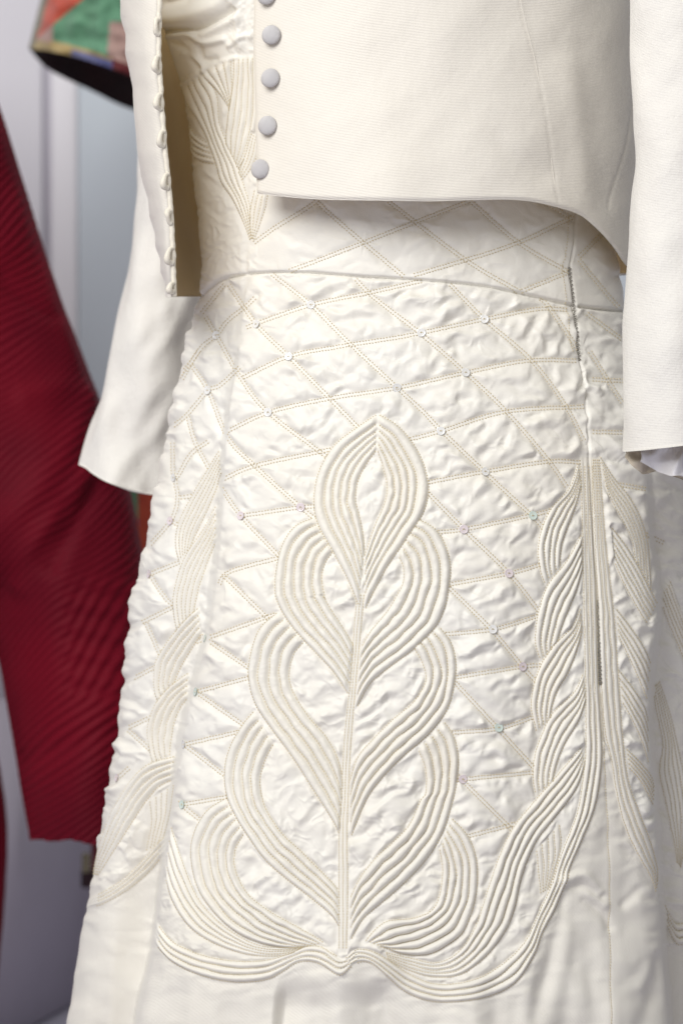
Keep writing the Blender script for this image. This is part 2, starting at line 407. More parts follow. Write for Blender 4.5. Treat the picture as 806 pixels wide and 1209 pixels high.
band(P_, z1([(490, 30), (570, 80), (640, 165), (680, 260), (690, 340), (665, 430), (600, 530), (530, 630), (470, 740), (438, 806)]), z1([(488, 170), (512, 240), (528, 320), (515, 390), (480, 470), (450, 560), (438, 600)]), 5, 1, [1.5, 1, 1, 1, 1])
# bodice
BO = 'corded_bodice_band'
band(BO, b4([(200, 20), (215, 65), (260, 110), (300, 130)]), b4([(205, 165), (235, 210), (280, 230), (335, 240)]), 4, .8)
band(BO, b3([(300, 465), (400, 560), (470, 650), (500, 720)]), b3([(500, 375), (500, 450), (505, 560), (502, 700)]), 4, .9)
band(BO, [(277, 68), (276, 100), (270, 140), (268, 170), (274, 200)], [(304, 66), (306, 110), (304, 150), (294, 180), (278, 204)], 5, 1.0)
band(BO, b4([(530, 70), (500, 170), (470, 260), (455, 300)]), b4([(560, 90), (550, 200), (510, 280), (470, 330)]), 3, .9)
band(BO, [(215, 104), (224, 125)] + b4([(240, 0), (290, 100), (340, 240), (370, 340), (430, 430), (490, 560), (525, 660)]), [(241, 86), (256, 112)] + b4([(355, 20), (400, 140), (450, 250), (480, 340), (510, 440), (530, 560), (531, 650)]), 4, .9)
band(BO, b4([(545, 370), (520, 500), (527, 645)]), b4([(612, 395), (590, 500), (534, 650)]), 3, .8)

# lattice of double stitched lines
LAT = [
 [(319, 322), (367, 360), (414, 407), (470, 459), (500, 487), (520, 508), (571, 557), (628, 610), (640, 624)],
 [(418, 328), (442, 352), (495, 393), (549, 440), (597, 486), (646, 543), (668, 575)],
 [(529, 334), (571, 377), (626, 425), (666, 478), (690, 524)],
 [(634, 352), (646, 361), (683, 415)], [(694, 413), (735, 478)],
 [(269, 334), (303, 383), (341, 421), (378, 459), (418, 500)],
 [(242, 372), (256, 396), (285, 447), (317, 487), (380, 535)],
 [(225, 429), (246, 461), (269, 516), (301, 550), (355, 599), (376, 615)],
 [(265, 580), (285, 609), (330, 657)], [(262, 677), (310, 724)], [(243, 754), (296, 790)], [(232, 817), (285, 854)], [(218, 879), (265, 915)], [(214, 950), (238, 969)],
 [(505, 582), (547, 625), (600, 677), (634, 720)], [(531, 695), (580, 744), (616, 787), (634, 807)], [(538, 807), (588, 861), (628, 905)], [(546, 922), (602, 978)],
 [(289, 388), (303, 382), (367, 360), (434, 346), (500, 331)],
 [(285, 447), (341, 421), (402, 409), (466, 399), (497, 393), (571, 377), (634, 365), (675, 366)],
 [(267, 510), (317, 487), (386, 471), (468, 458), (549, 440), (622, 426), (686, 426)],
 [(265, 566), (301, 550), (380, 533)], [(486, 518), (520, 509), (597, 486), (691, 480)], [(502, 570), (571, 557), (646, 545), (684, 546)],
 [(285, 609), (355, 599), (375, 598)], [(258, 692), (272, 675), (332, 658)], [(243, 754), (314, 729)], [(232, 817), (294, 800)], [(218, 879), (269, 867)], [(214, 950), (268, 941)],
 [(518, 628), (547, 625), (628, 608), (652, 602)], [(530, 690), (600, 677), (636, 667)], [(532, 748), (581, 743), (634, 727)], [(536, 800), (616, 787), (632, 786)], [(533, 865), (588, 860), (630, 846)], [(546, 920), (628, 912)], [(550, 988), (606, 973)],
 [(696, 448), (738, 450)], [(696, 510), (750, 511)], [(690, 369), (735, 402)], [(735, 573), (764, 578)], [(768, 634), (785, 642)],
 # side panel
 [(267, 334), (237, 372)], [(303, 350), (289, 363), (269, 379), (256, 396), (237, 412), (214, 450)], [(285, 432), (260, 455), (246, 461), (222, 489), (203, 505)], [(237, 412), (225, 429), (212, 445)],
 [(222, 489), (230, 520), (243, 545)], [(204, 520), (207, 564), (226, 536), (248, 520)], [(207, 564), (210, 590), (202, 615), (176, 645)], [(202, 615), (215, 622)], [(210, 588), (224, 586)],
 [(168, 682), (177, 678), (212, 664)], [(177, 678), (195, 705), (207, 716)], [(156, 740), (172, 733), (198, 720)], [(172, 733), (186, 765)], [(150, 805), (162, 799), (188, 785)], [(143, 862), (150, 860), (182, 845)], [(150, 860), (172, 880)], [(130, 925), (140, 918), (155, 905)],
 # waistband
 [(298, 288), (323, 270), (362, 246), (378, 234)], [(340, 321), (400, 298), (476, 268), (555, 237)], [(486, 326), (602, 290), (677, 256)], [(612, 345), (673, 320)],
 [(374, 238), (400, 262), (478, 328)], [(456, 236), (546, 305), (614, 346)], [(553, 236), (612, 287), (672, 322)], [(640, 238), (678, 260)],
 [(681, 305), (714, 272)], [(681, 305), (729, 365)],
]
def run_on(p):
    p = [np.array(q, float) for q in p]
    for e, i in ((0, 1), (-1, -2)):
        d = p[e] - p[i]; d /= np.linalg.norm(d)
        for k in np.arange(1, 15, .5):
            q = p[e] + d * k
            iy, ix = int((q[1] - RY0) * RS), int((q[0] - RX0) * RS)
            if 0 <= iy < RH and 0 <= ix < RW and ID[iy, ix] > 0:
                p[e] = q + d * 2; break
    return p
LAT = [cr(run_on(p), step=2.0) for p in LAT]
SEAM = cr([(236, 350), (262, 331), (300, 323), (360, 322), (430, 327), (500, 331), (570, 338), (620, 348), (675, 361)], step=2)
SEAM2 = cr([(682, 362), (705, 365), (735, 367)], step=2)
ZIPL = cr([(681, 240), (675, 300), (672, 316), (676, 361), (684, 425), (691, 480), (695, 545), (700, 640), (705.5, 710), (708, 810), (712, 880), (717, 980), (720, 1100), (722, 1320)], step=2)
TOPSEAM = cr(b3([(160, 555), (280, 470), (400, 400), (530, 365)]), step=2)

def dist_field(lines, pad, arc=None):
    D = np.full((RH, RW), pad, np.float32)
    run = 0.0
    for L in lines:
        run += 50.0
        st = 4 if len(L) > 8 else 1
        idx = list(range(0, len(L) - 1, st)) + [len(L) - 1]
        for a, b in zip(idx[:-1], idx[1:]):
            p, q = L[a], L[b]
            x0 = max(0, int((min(p[0], q[0]) - pad - RX0) * RS)); x1 = min(RW, int((max(p[0], q[0]) + pad - RX0) * RS) + 1)
            y0 = max(0, int((min(p[1], q[1]) - pad - RY0) * RS)); y1 = min(RH, int((max(p[1], q[1]) + pad - RY0) * RS) + 1)
            if x1 <= x0 or y1 <= y0: continue
            gx = (np.arange(x0, x1, dtype=np.float32) / RS + RX0)[None]; gy = (np.arange(y0, y1, dtype=np.float32) / RS + RY0)[:, None]
            d = q - p; L2 = float(d @ d) + 1e-9
            t = np.clip(((gx - p[0]) * d[0] + (gy - p[1]) * d[1]) / L2, 0, 1)
            dd = np.sqrt((gx - p[0] - t * d[0]) ** 2 + (gy - p[1] - t * d[1]) ** 2)
            s = D[y0:y1, x0:x1]
            if arc is not None:
                side = np.sign((gx - p[0]) * d[1] - (gy - p[1]) * d[0])
                A_ = arc[y0:y1, x0:x1]; A_[...] = np.where(dd < s, run + t * math.sqrt(L2) + 7777.0 * (side > 0), A_)
                run += math.sqrt(L2)
            np.minimum(s, dd, out=s)
    return D

ARC_L = np.zeros((RH, RW), np.float32); ARC_B = np.zeros((RH, RW), np.float32)
D_lat = dist_field(LAT, 30, ARC_L)
FLl = np.stack([itp(FOLD_L)(np.arange(330, 1320, 4)), np.arange(330, 1320, 4)], -1)
FLr = np.stack([itp(FOLD_R)(np.arange(545, 1320, 4)), np.arange(545, 1320, 4)], -1)
D_seam = dist_field([SEAM, SEAM2, TOPSEAM], 30)
D_zip = dist_field([ZIPL], 12)
D_fold = dist_field([FLl, FLr], 6)
D_band = dist_field([b['A'][::6] for b in bands] + [b['B'][::6] for b in bands], 30, ARC_B)

gx = (np.arange(RW, dtype=np.float32) / RS + RX0)[None] + np.zeros((RH, 1), np.float32)
gy = (np.arange(RH, dtype=np.float32) / RS + RY0)[:, None] + np.zeros((1, RW), np.float32)
# region weights
seam_y = np.interp(gx[0], np.r_[SEAM[:, 0], SEAM2[:, 0]], np.r_[SEAM[:, 1], SEAM2[:, 1]])[None]
above = gy < seam_y
lo = np.array(cr(border_lo, 300))
front = [(x, y) for x, y in lo if y > 885]
hem_front_x = np.array([p[0] for p in front]); hem_front_y = np.array([p[1] for p in front])
o_ = np.argsort(hem_front_x)
rr6 = np.array(z7([(545, 170), (580, 310), (630, 420), (680, 510), (710, 600)]))
hx = np.r_[hem_front_x[o_], 714, rr6[:, 0]]; hy = np.r_[hem_front_y[o_], 885, rr6[:, 1]]
hem_y = np.interp(gx[0], hx, hy)
ll = np.array(z10([(500, 385), (420, 480), (320, 560), (230, 610), (155, 632)]))[::-1]
hem_l = np.interp(gx[0], ll[:, 0], ll[:, 1])
foldx = itp(FOLD_L)(gy[:, :1]); foldrx = itp(FOLD_R)(gy[:, :1])
hem = np.where(gx < foldx, gy > hem_l[None] - 1, gy > hem_y[None] - 1)
hem = np.where(gx > foldrx, gy > 1115, hem)

D_l = np.abs(D_lat - 2.1)
D = np.minimum(np.minimum(D_l, D_band), D_seam)
# cells between the lines (run-length union-find on one cell per pixel)
I1 = ID[::RS, ::RS]
cell = (I1 == 0) & (D_lat[::RS, ::RS] > 1.6) & (D_seam[::RS, ::RS] > 1.3) & (D_fold[::RS, ::RS] > 1.0) & ((D_zip[::RS, ::RS] > 1.1))
hem1 = hem[::RS, ::RS]
cell[1:] &= ~((hem1[1:] != hem1[:-1]))
h1, w1 = cell.shape
lab = np.zeros((h1, w1), np.int32); par = [0]
def find(a):
    while par[a] != a:
        par[a] = par[par[a]]; a = par[a]
    return a
prev = []
for r in range(h1):
    row = np.r_[0, cell[r].astype(np.int8), 0]; d = np.diff(row)
    s_, e_ = np.where(d == 1)[0], np.where(d == -1)[0]
    cur = []
    for a, b in zip(s_, e_):
        l = 0
        for (pa, pb, pl) in prev:
            if pa < b and pb > a:
                pr = find(pl)
                if l == 0: l = pr
                elif pr != l: par[pr] = l
        if l == 0:
            l = len(par); par.append(l)
        cur.append((a, b, l)); lab[r, a:b] = l
    prev = [(a, b, find(l)) for a, b, l in cur]
root = np.array([find(i) for i in range(len(par))]); lab = root[lab]
cnt = np.bincount(lab.ravel())
lab[(cnt[lab] < 110)] = 0
# let the cells grow over the thin lines between them
for it in range(14):
    z = lab == 0
    if not z.any(): break
    for ax, sh in ((0, 1), (0, -1), (1, 1), (1, -1)):
        s2 = np.roll(lab, sh, ax)
        lab = np.where((lab == 0) & (s2 > 0), s2, lab)
RC = np.random.default_rng(5); nlab = int(lab.max()) + 1
cell_ang = RC.normal(0, 26, nlab)[lab]; cell_off = RC.uniform(0, 200, nlab)[lab]; cell_amp = RC.uniform(.55, 1.25, nlab)[lab]
def up(a):
    '''bilinear x2 of a field sampled at every second cell'''
    a = np.vstack([a, a[-1:]]); a = np.hstack([a, a[:, -1:]])
    o = np.empty((RH, RW), np.float32)
    o[::2, ::2] = a[:-1, :-1]; o[1::2, ::2] = (a[:-1, :-1] + a[1:, :-1]) / 2
    o[::2, 1::2] = (a[:-1, :-1] + a[:-1, 1:]) / 2; o[1::2, 1::2] = (a[:-1, :-1] + a[1:, 1:]) / 2
    return o
gxF, gyF = gx, gy
gx, gy = gxF[::2, ::2], gyF[::2, ::2]
wx_ = gx + 7 * pnoise(gx / 26, gy / 26, 1); wy_ = gy + 7 * pnoise(gx / 26, gy / 26, 2)
r1 = up(1 - 2 * np.abs(pnoise(wx_ / 27 + wy_ / 55, wy_ / 20, 3)))
wx2 = gx + 13 * pnoise(gx / 21, gy / 21, 35); wy2 = gy + 13 * pnoise(gx / 21 + 9, gy / 21, 36)
r1b = up(1 - 2 * np.abs(pnoise(wx2 / 15, wy2 / 15, 33)))          # sharp creases
r2 = up(1 - 2 * np.abs(pnoise(wx_ / 9.0, wy_ / 10.5, 4)))
n3 = up(pnoise(wx_ / 24, wy_ / 20, 5)); n14 = up(pnoise(gx / 14, gy / 14, 66)); n60 = up(pnoise(gx / 60, gy / 45, 8)); n25 = up(pnoise(gx / 22, gy / 75, 9))
mod = up(sstep(-.12, .38, pnoise(gx / 34 + 5, gy / 30, 71))); mod2 = up(sstep(-.25, .3, pnoise(gx / 24 + 2, gy / 24, 72)))
n4 = up(pnoise(gx / 4.2, gy / 4.2, 6))
gx, gy = gxF, gyF
def pucker(arc, D, wl, reach, seed):
    a = arc / wl + .25 * n14
    return (pnoise(a, D / 26, seed) + .5 * (pnoise(a * 1.9, D / 18, seed + 1))) * np.exp(-D / reach) * sstep(0, 2.5, D)
pk_l = pucker(ARC_L, np.abs(D_lat - 2.1), 15, 14, 61)
pk_b = pucker(ARC_B, D_band, 14, 12, 64)
puff = 1 - np.exp(-D / 6.5)
full = sstep(0, 7, D)
def oriented(al, l1, l2, seed):
    al = np.radians(al + cell_ang); ca, sa = np.cos(al), np.sin(al)
    e1 = wx_ * ca - wy_ * sa; e2 = wx_ * sa + wy_ * ca
    o = pnoise(e1 / l1 + cell_off, e2 / l2 + cell_off * .37, seed) * cell_amp
    return up(np.sign(o) * np.abs(o) ** .85)
oA = oriented(35, 42, 14, 201); oB = oriented(-28, 34, 14, 202); oC = oriented(62, 26, 10.5, 203)
oF = oriented(20, 15, 5.2, 204)
lr = sstep(300, 480, gx)
oL = (oA * (.55 + .45 * lr) + oB * .6 * (1 - lr) + .45 * oC * mod2)
rs = np.clip(r1, 0, 1) ** 2.2; rsb = np.clip(r1b, 0, 1) ** 2
H_lat = puff * 4.0 + full * (.7 * rs * mod + 5.8 * oL * (.45 + .55 * mod) + 2.2 * n3 + .25 * oF * (.3 + .7 * mod2)) + 1.8 * pk_l * (.35 + mod2) + 1.2 * pk_b * full
ffl = sstep(.3, 5, D)
H_fil = (1 - np.exp(-D / 4.0)) * 2.4 + ffl * (1.6 * rsb * (.25 + .75 * mod2) + 4.8 * oL + 1.8 * n3 + .25 * oF) * .95 + 2.6 * pk_b * (.4 + .6 * mod2)
lattice_zone = sstep(28, 16, D_lat)
Hf = H_fil * (1 - lattice_zone) + H_lat * lattice_zone
Hf_band = puff * 2.2 + full * (1.5 * oL * mod + 1.1 * n3) * .9 + 1.2 * pk_l
Hf_bl = puff * 1.6 + full * (1.3 * r1b + .5 * r2 + .5 * n3) * .9
Hf_band = np.where((gx < 305), Hf_bl, Hf_band)
Hf = np.where(above, Hf_band, Hf)
fade = np.clip(D_band / 26, 0, 1)
Hf_hem = 1.2 * n3 * sstep(0, 18, D_band) + (1 - fade) * ffl * (2.8 * oA + .5 * rsb) + 2.5 * n60 * fade + 2.0 * n25 * sstep(2, 20, D_band)
Hf = np.where(hem, Hf_hem, Hf)
ts_y = np.interp(gx[0], TOPSEAM[:, 0], TOPSEAM[:, 1])[None]
Hf = np.where((gx < 310) & (gy < ts_y - 1), Hf * .12, Hf)
# narrow ridge between the two rows of a lattice line
ridge = (D_lat < 2.1) & ~hem
Hf = np.where(ridge, .4 * (1 - (D_lat / 2.1) ** 2), Hf)
H = np.where(ID > 0, Hc + .5, Hf).astype(np.float32)
H = H + np.where(ID > 0, (.20 * n4 + .22 * pnoise(gx / 2.6, gy / 2.6, 77)) * (Hc > .6), 0)

def ridge_add(pts, amp, wdt):
    global H
    L = cr(pts, step=4); pad = wdt * 2.6
    x0, y0 = [max(0, int(q)) for q in (L.min(0) - pad - [RX0, RY0]) * RS]; x1, y1 = [int(q) + 1 for q in (L.max(0) + pad - [RX0, RY0]) * RS]
    if x1 <= x0 or y1 <= y0: return
    gxx, gyy = gx[y0:y1, x0:x1], gy[y0:y1, x0:x1]
    d2 = np.full(gxx.shape, 1e6, np.float32)
    for p, q in zip(L[:-1], L[1:]):
        e = q - p; t = np.clip(((gxx - p[0]) * e[0] + (gyy - p[1]) * e[1]) / (e @ e + 1e-9), 0, 1)
        d2 = np.minimum(d2, (gxx - p[0] - t * e[0]) ** 2 + (gyy - p[1] - t * e[1]) ** 2)
    H[y0:y1, x0:x1] += amp * np.exp(-d2 / wdt ** 2) * (d2 < pad * pad)
def z5r(p): return Zm(560, 1000, 3.276, p)
HEMR = [([(345, 130), (420, 108), (480, 175)], 4, 6), ([(365, 160), (430, 150), (490, 190)], -3, 5), ([(430, 205), (490, 250), (522, 310)], -3.5, 6), ([(440, 190), (500, 225)], 3, 6),
        ([(580, 225), (635, 165)], -3, 6), ([(335, 200), (330, 300), (290, 460), (230, 660)], -3.5, 9), ([(360, 330), (330, 480), (280, 680)], 3, 12), ([(690, 400), (670, 480), (640, 540)], 3, 8),
        ([(400, 420), (450, 540), (460, 680)], -2.5, 14), ([(700, 440), (690, 560), (640, 680)], -3, 9)]
for p, a, wd_ in HEMR: ridge_add(z5r(p), a, wd_)
# gathers over the bodice seam
GAT = [(b3([(60, 195), (180, 190), (300, 180), (420, 130), (520, 65)]), -7, 4.0), (b3([(70, 120), (220, 110), (400, 40), (470, -20)]), 10, 11), (b3([(110, 225), (230, 215), (330, 270), (450, 250)]), 5, 4),
       (b3([(120, 240), (210, 320), (300, 440)]), -3.5, 4), (b3([(200, 330), (300, 390), (330, 440)]), 4, 4), (b3([(300, 300), (320, 380), (400, 380)]), -3, 4), (b3([(330, 220), (430, 160), (530, 120)]), 5, 6),
       (b3([(520, -20), (535, 60), (550, 160), (540, 240), (560, 290)]), 3.5, 5), (b3([(490, 290), (560, 240), (620, 230)]), 4, 3.5), (b3([(100, 20), (200, -10)]), -5, 5)]
for p, a, wd_ in GAT: ridge_add(p, a, wd_)
gth = (gx < 305) & (gy < 70)
H = H + np.where((gx > 270) & (gx < 302) & (gy < 62), .8 * r2 + .7 * pnoise(gx / 3.6, gy / 3.6, 21), 0)
ridge_add(TOPSEAM, 2.2, 2.2)
# seams, zip and pleat lines
H = H - 4.6 * np.exp(-(D_seam / 1.3) ** 2) * (gy > 200)
H = H - np.where(gy < 812, 2.2, .7) * np.exp(-(D_zip / 1.25) ** 2)
zt = ((gy > 314) & (gy < 426)) | ((gy > 708) & (gy < 808))
H = H - np.where(zt, .9 * np.exp(-(D_zip / 2.2) ** 2), 0)
H = H + np.exp(-np.clip(seam_y - gy, 0, 99) / 16) * np.where(above & (gy > 215), 2.6, 0)
# small blur for cloth roundness
def blur(a):
    b = a.copy(); b[1:-1] = (a[:-2] + 2 * a[1:-1] + a[2:]) / 4
    c = b.copy(); c[:, 1:-1] = (b[:, :-2] + 2 * b[:, 1:-1] + b[:, 2:]) / 4
    return c
H = blur(blur(H))

# ------------------------------------------------------------------ the dress: build
def rlook(A, u, v):
    x = np.clip((u - RX0) * RS, 0, RW - 1.01); y = np.clip((v - RY0) * RS, 0, RH - 1.01)
    xi = x.astype(int); yi = y.astype(int); fx = (x - xi); fy = (y - yi)
    return (A[yi, xi] * (1 - fx) + A[yi, xi + 1] * fx) * (1 - fy) + (A[yi + 1, xi] * (1 - fx) + A[yi + 1, xi + 1] * fx) * fy
Hm = rlook(H, U, Vv) * S
Hm = Hm * (.35 + .65 * sstep(0, 9, np.abs(dR))) * (.5 + .5 * sstep(0, 5, np.abs(dL)))
Hm = Hm * (1 - .9 * sstep(1240, 1330, Vv))
PD = P1 + N0 * Hm[..., None]
ND = grid_normals(PD)
if ND[600, 350, 1] > 0: ND = -ND

def surf(u, v):
    fi = np.interp(v, vr, np.arange(len(vr)))
    h = (u - np.interp(v, vr, cc)) / np.interp(v, vr, hw)
    fj = np.interp(h, hh, np.arange(NC))
    i = np.clip(fi.astype(int), 0, len(vr) - 2); j = np.clip(fj.astype(int), 0, NC - 2)
    a = (fi - i)[..., None]; b = (fj - j)[..., None]
    def q(A):
        return (A[i, j] * (1 - b) + A[i, j + 1] * b) * (1 - a) + (A[i + 1, j] * (1 - b) + A[i + 1, j + 1] * b) * a
    n = q(ND); n /= np.linalg.norm(n, axis=-1, keepdims=True) + 1e-9
    return q(PD), n

dress = thing('dress', 'ivory quilted satin gown with corded petals and sequins, standing under the cream jacket', 'dress', (0.05, .13, 0.0))
FA = grid_faces(len(vr), NC)
fi_, fj_ = np.divmod(FA[:, 0], NC)
uc = (U[fi_, fj_] + U[fi_ + 1, np.minimum(fj_ + 1, NC - 1)]) / 2; vc = (vr[fi_] + vr[fi_ + 1]) / 2
bx_ = np.clip(((uc - RX0) * RS).astype(int), 0, RW - 1); by_ = np.clip(((vc - RY0) * RS).astype(int), 0, RH - 1)
fid = ID[by_, bx_].astype(np.int64)
fl_ = lab[np.clip((vc - RY0).astype(int), 0, h1 - 1), np.clip((uc - RX0).astype(int), 0, w1 - 1)]
fid = np.where(fid > 0, fid, 10000 + fl_)
order = np.argsort(fid, kind='stable')
ids, starts = np.unique(fid[order], return_index=True)
starts = np.r_[starts, len(order)]
PF = PD.reshape(-1, 3); NF = ND.reshape(-1, 3)
flip = FA[:, ::-1]
# check winding: the face normal should agree with ND
f0 = FA[len(FA) // 2]
if np.dot(np.cross(PF[f0[1]] - PF[f0[0]], PF[f0[3]] - PF[f0[0]]), NF[f0[0]]) > 0: flip = FA
pieces = {}
for i, k in enumerate(ids):
    pieces[int(k)] = order[starts[i]:starts[i + 1]]
def piece(name, fidx, m, parent):
    f = flip[fidx]
    uq, inv = np.unique(f.ravel(), return_inverse=True)
    return mesh_obj(name, PF[uq], inv.reshape(-1, 4), m, parent, True, NF[uq])

# stitches
def stitches(lines, step, jitter, keep):
    Vs, n = [], 0
    for L in lines:
        L = cr(L[::max(1, len(L) // 60)], step=step) if len(L) > 3 else L
        if len(L) < 3: continue
        p = L[1:-1]; t = L[2:] - L[:-2]; t /= np.linalg.norm(t, axis=1, keepdims=True) + 1e-9
        p = p + RNG.normal(0, jitter, p.shape)
        k = keep(p)
        p, t = p[k], t[k]
        if len(p) == 0: continue
        hl = step * .37
        a, na = surf(p[:, 0] - t[:, 0] * hl, p[:, 1] - t[:, 1] * hl)
        b, nb = surf(p[:, 0] + t[:, 0] * hl, p[:, 1] + t[:, 1] * hl)
        good = np.linalg.norm(a - b, axis=1) < .004
        a, b, na = a[good], b[good], na[good]
        d = b - a; d /= np.linalg.norm(d, axis=1, keepdims=True) + 1e-9
        s = np.cross(d, na); s /= np.linalg.norm(s, axis=1, keepdims=True) + 1e-9
        m = (a + b) / 2 + na * .00055
        r = .00046
        Vs.append(np.stack([a, m + s * r, m + na * r, m - s * r, m - na * r, b], 1))
    if not Vs: return None
    V = np.concatenate(Vs); n = len(V)
    T = np.array([[0, 1, 2], [0, 2, 3], [0, 3, 4], [0, 4, 1], [5, 2, 1], [5, 3, 2], [5, 4, 3], [5, 1, 4]])
    F = (np.arange(n)[:, None, None] * 6 + T[None]).reshape(-1, 3)
    return V.reshape(-1, 3), F
def id_at(p, dx=0, dy=0):
    x = np.clip(((p[:, 0] + dx - RX0) * RS).astype(int), 0, RW - 1); y = np.clip(((p[:, 1] + dy - RY0) * RS).astype(int), 0, RH - 1)
    return ID[y, x]

for b in bands:
    bid = b['id']
    def keep(p, bid=bid):
        k = np.zeros(len(p), bool)
        for dx, dy in ((0, 0), (1.3, 0), (-1.3, 0), (0, 1.3), (0, -1.3)):
            k |= id_at(p, dx, dy) // 10 == bid
        return k
    st = stitches(b['lines'], 3.3, .12, keep)
    parent = None
    if st is not None:
        parent = mesh_obj(b['name'], st[0], st[1], M_thread2 if bid % 3 else M_thread, dress, smooth=False)
    for k in range(b['n']):
        key = bid * 10 + k + 1
        if key in pieces:
            o = piece('cord', pieces.pop(key), M_cord, parent if parent is not None else dress)
for L in LAT:
    t = np.gradient(L, axis=0); t /= np.linalg.norm(t, axis=1, keepdims=True)
    nn = np.stack([-t[:, 1], t[:, 0]], -1)
    st = stitches([L + nn * 1.9, L - nn * 1.9], 3.5, .15, lambda p: id_at(p) == 0)
    if st is not None:
        mesh_obj('lattice_stitching', st[0], st[1], M_thread, dress, smooth=False)
for nm, L in (('zip_seam_stitching', ZIPL[ZIPL[:, 1] > 815]), ('zip_seam_stitching', ZIPL[(ZIPL[:, 1] > 250) & (ZIPL[:, 1] < 420)] - [9, 0])):
    st = stitches([L], 3.4, .1, lambda p: np.ones(len(p), bool))
    mesh_obj(nm, st[0], st[1], M_thread2, dress, smooth=False)
for k, idx in pieces.items():
    u_m, v_m = uc[idx].mean(), vc[idx].mean()
    if v_m > 1080 or (v_m > 1000 and u_m > 640): nm, m = 'hem_panel', M_faille
    elif v_m < 85: nm, m = 'gathered_bodice', M_gather
    elif v_m < 335: nm, m = ('waistband_panel' if v_m > 225 else 'bodice_panel'), M_satin
    else:
        x = np.clip(((uc[idx] - RX0) * RS).astype(int), 0, RW - 1); y = np.clip(((vc[idx] - RY0) * RS).astype(int), 0, RH - 1)
        nm, m = ('quilted_diamond' if D_lat[y, x].min() < 4 else 'puckered_fill'), M_satin
    piece(nm, idx, m, dress)
# the back of the gown closes the shape
vb = vr[::2]; tb = np.linspace(-1, 1, 60); hb = np.sin(np.pi / 2 * tb)
cb = np.interp(vb, vr, cc)[:, None]; hwb = np.interp(vb, vr, hw)[:, None]
yo = np.interp(vb, vr, yp[:, 0])[:, None] * (hb[None] < 0) * np.abs(hb[None]) + np.interp(vb, vr, yp[:, -1])[:, None] * (hb[None] > 0) * np.abs(hb[None])
yb = YAX + .66 * hwb * S * np.sqrt(1 - np.clip(hb, -.9995, .9995)[None] ** 2) + yo + .012 * np.sin(hb[None] * 16) * sstep(500, 1200, vb)[:, None] * (1 - hb[None] ** 2)
PB = PX(cb + hwb * hb[None], vb[:, None], yb)
PB[:, 0] = PD[::2, 1]; PB[:, -1] = PD[::2, -2]
mesh_obj('skirt_back', PB.reshape(-1, 3), grid_faces(len(vb), 60), M_faille, dress)

# zip teeth
def zip_chain(v0, v1, tilt):
    L = cr(ZIPL[(ZIPL[:, 1] > v0) & (ZIPL[:, 1] < v1)], step=2.3)
    Vs = []
    pp, nn_ = surf(L[:, 0], L[:, 1])
    kk = np.ones(41) / 41
    pp = np.stack([np.convolve(np.pad(pp[:, a], 20, mode='reflect', reflect_type='odd'), kk, 'valid') for a in range(3)], -1)
    for i, (u, v) in enumerate(L):
        p, n = pp[i] + np.array([0, -.0006, 0]), nn_[i]
        sd = 1 if i % 2 else -1
        d = np.array([sd * .0011, 0, .00005]); 
        c = p + n * .0007 + np.array([sd * .0004, 0, 0])
        wz = .00062 if v < 500 else .00016 + .00075 * sstep(735, 800, v)
        ex, ey, ez = np.array([wz, 0, .0002 * sd]), n * .0006, np.array([0, 0, .00036])
        Vs.append(np.array([c + a * ex + b_ * ey + c_ * ez for a in (-1, 1) for b_ in (-1, 1) for c_ in (-1, 1)]))
    V = np.concatenate(Vs)
    T = np.array([(0, 1, 3, 2), (4, 6, 7, 5), (0, 4, 5, 1), (2, 3, 7, 6), (0, 2, 6, 4), (1, 5, 7, 3)])
    F = (np.arange(len(Vs))[:, None, None] * 8 + T[None]).reshape(-1, 4)
    o = mesh_obj('zip_teeth', V, F, M_zip, dress, smooth=False)
    o['kind'] = 'stuff'
zip_chain(315, 425, 0)
zip_chain(709, 808, 0)

# sequins
def sequin_mesh():
    prof = [(.0006, .0003), (.0009, .0004), (.0018, .00015), (.0028, .0003), (.0034, .0006), (.00345, .00045), (.0028, 0.0), (.0018, -.0001), (.0009, .0001), (.0006, .0001)]
    n = 20; th = np.linspace(0, 2 * np.pi, n, endpoint=False)
    V = np.array([[(r * math.cos(t), r * math.sin(t), z) for t in th] for r, z in prof]).reshape(-1, 3)
    F = grid_faces(len(prof), n, True)
    wrap = np.array([[(len(prof) - 1) * n + j, j, (j + 1) % n, (len(prof) - 1) * n + (j + 1) % n] for j in range(n)])
    return V, np.vstack([F, wrap])
SV, SF = sequin_mesh()
SEQ = [(367, 360, 'w'), (497, 393, 'w'), (571, 377, 'w'), (549, 440, 'w'), (468, 458, 'w'), (520, 509, 'w'), (572, 557, 'w'), (628, 609, 'g'), (355, 599, 'p'), (285, 609, 'p'),
       (246, 461, 'w'), (317, 487, 'w'), (341, 421, 'w'), (303, 383, 'w'), (256, 396, 'w'), (243, 754, 'g'), (232, 817, 'g'), (218, 879, 'w'), (216, 950, 'g'), (581, 743, 'w'),
       (616, 787, 'p'), (588, 859, 'g'), (546, 920, 'p'), (600, 677, 'p'), (547, 625, 'p'), (139, 918, 'p'), (202, 615, 'p'), (206, 564, 'w'), (177, 678, 'p')]
for u, v, c in SEQ:
    p, n = surf(np.array([float(u)]), np.array([float(v)]))
    nv = Vector(n[0]) + Vector(RNG.normal(0, .10, 3)); nv.normalize()
    rot = nv.to_track_quat('Z', 'Y').to_matrix()
    M3 = np.array(rot)
    base = p[0] + n[0] * .0006
    o = mesh_obj('sequin', SV @ M3.T + base, SF, M_seq[c], dress)
    th = np.linspace(0, np.pi, 7); path = np.stack([np.cos(th) * .0010, 0 * th, np.sin(th) * .0005 + .0001], -1)
    tv, tf = tube(path @ M3.T + base, .00028, 6)
    mesh_obj('sewing_loop', tv, tf, M_thread2, o)

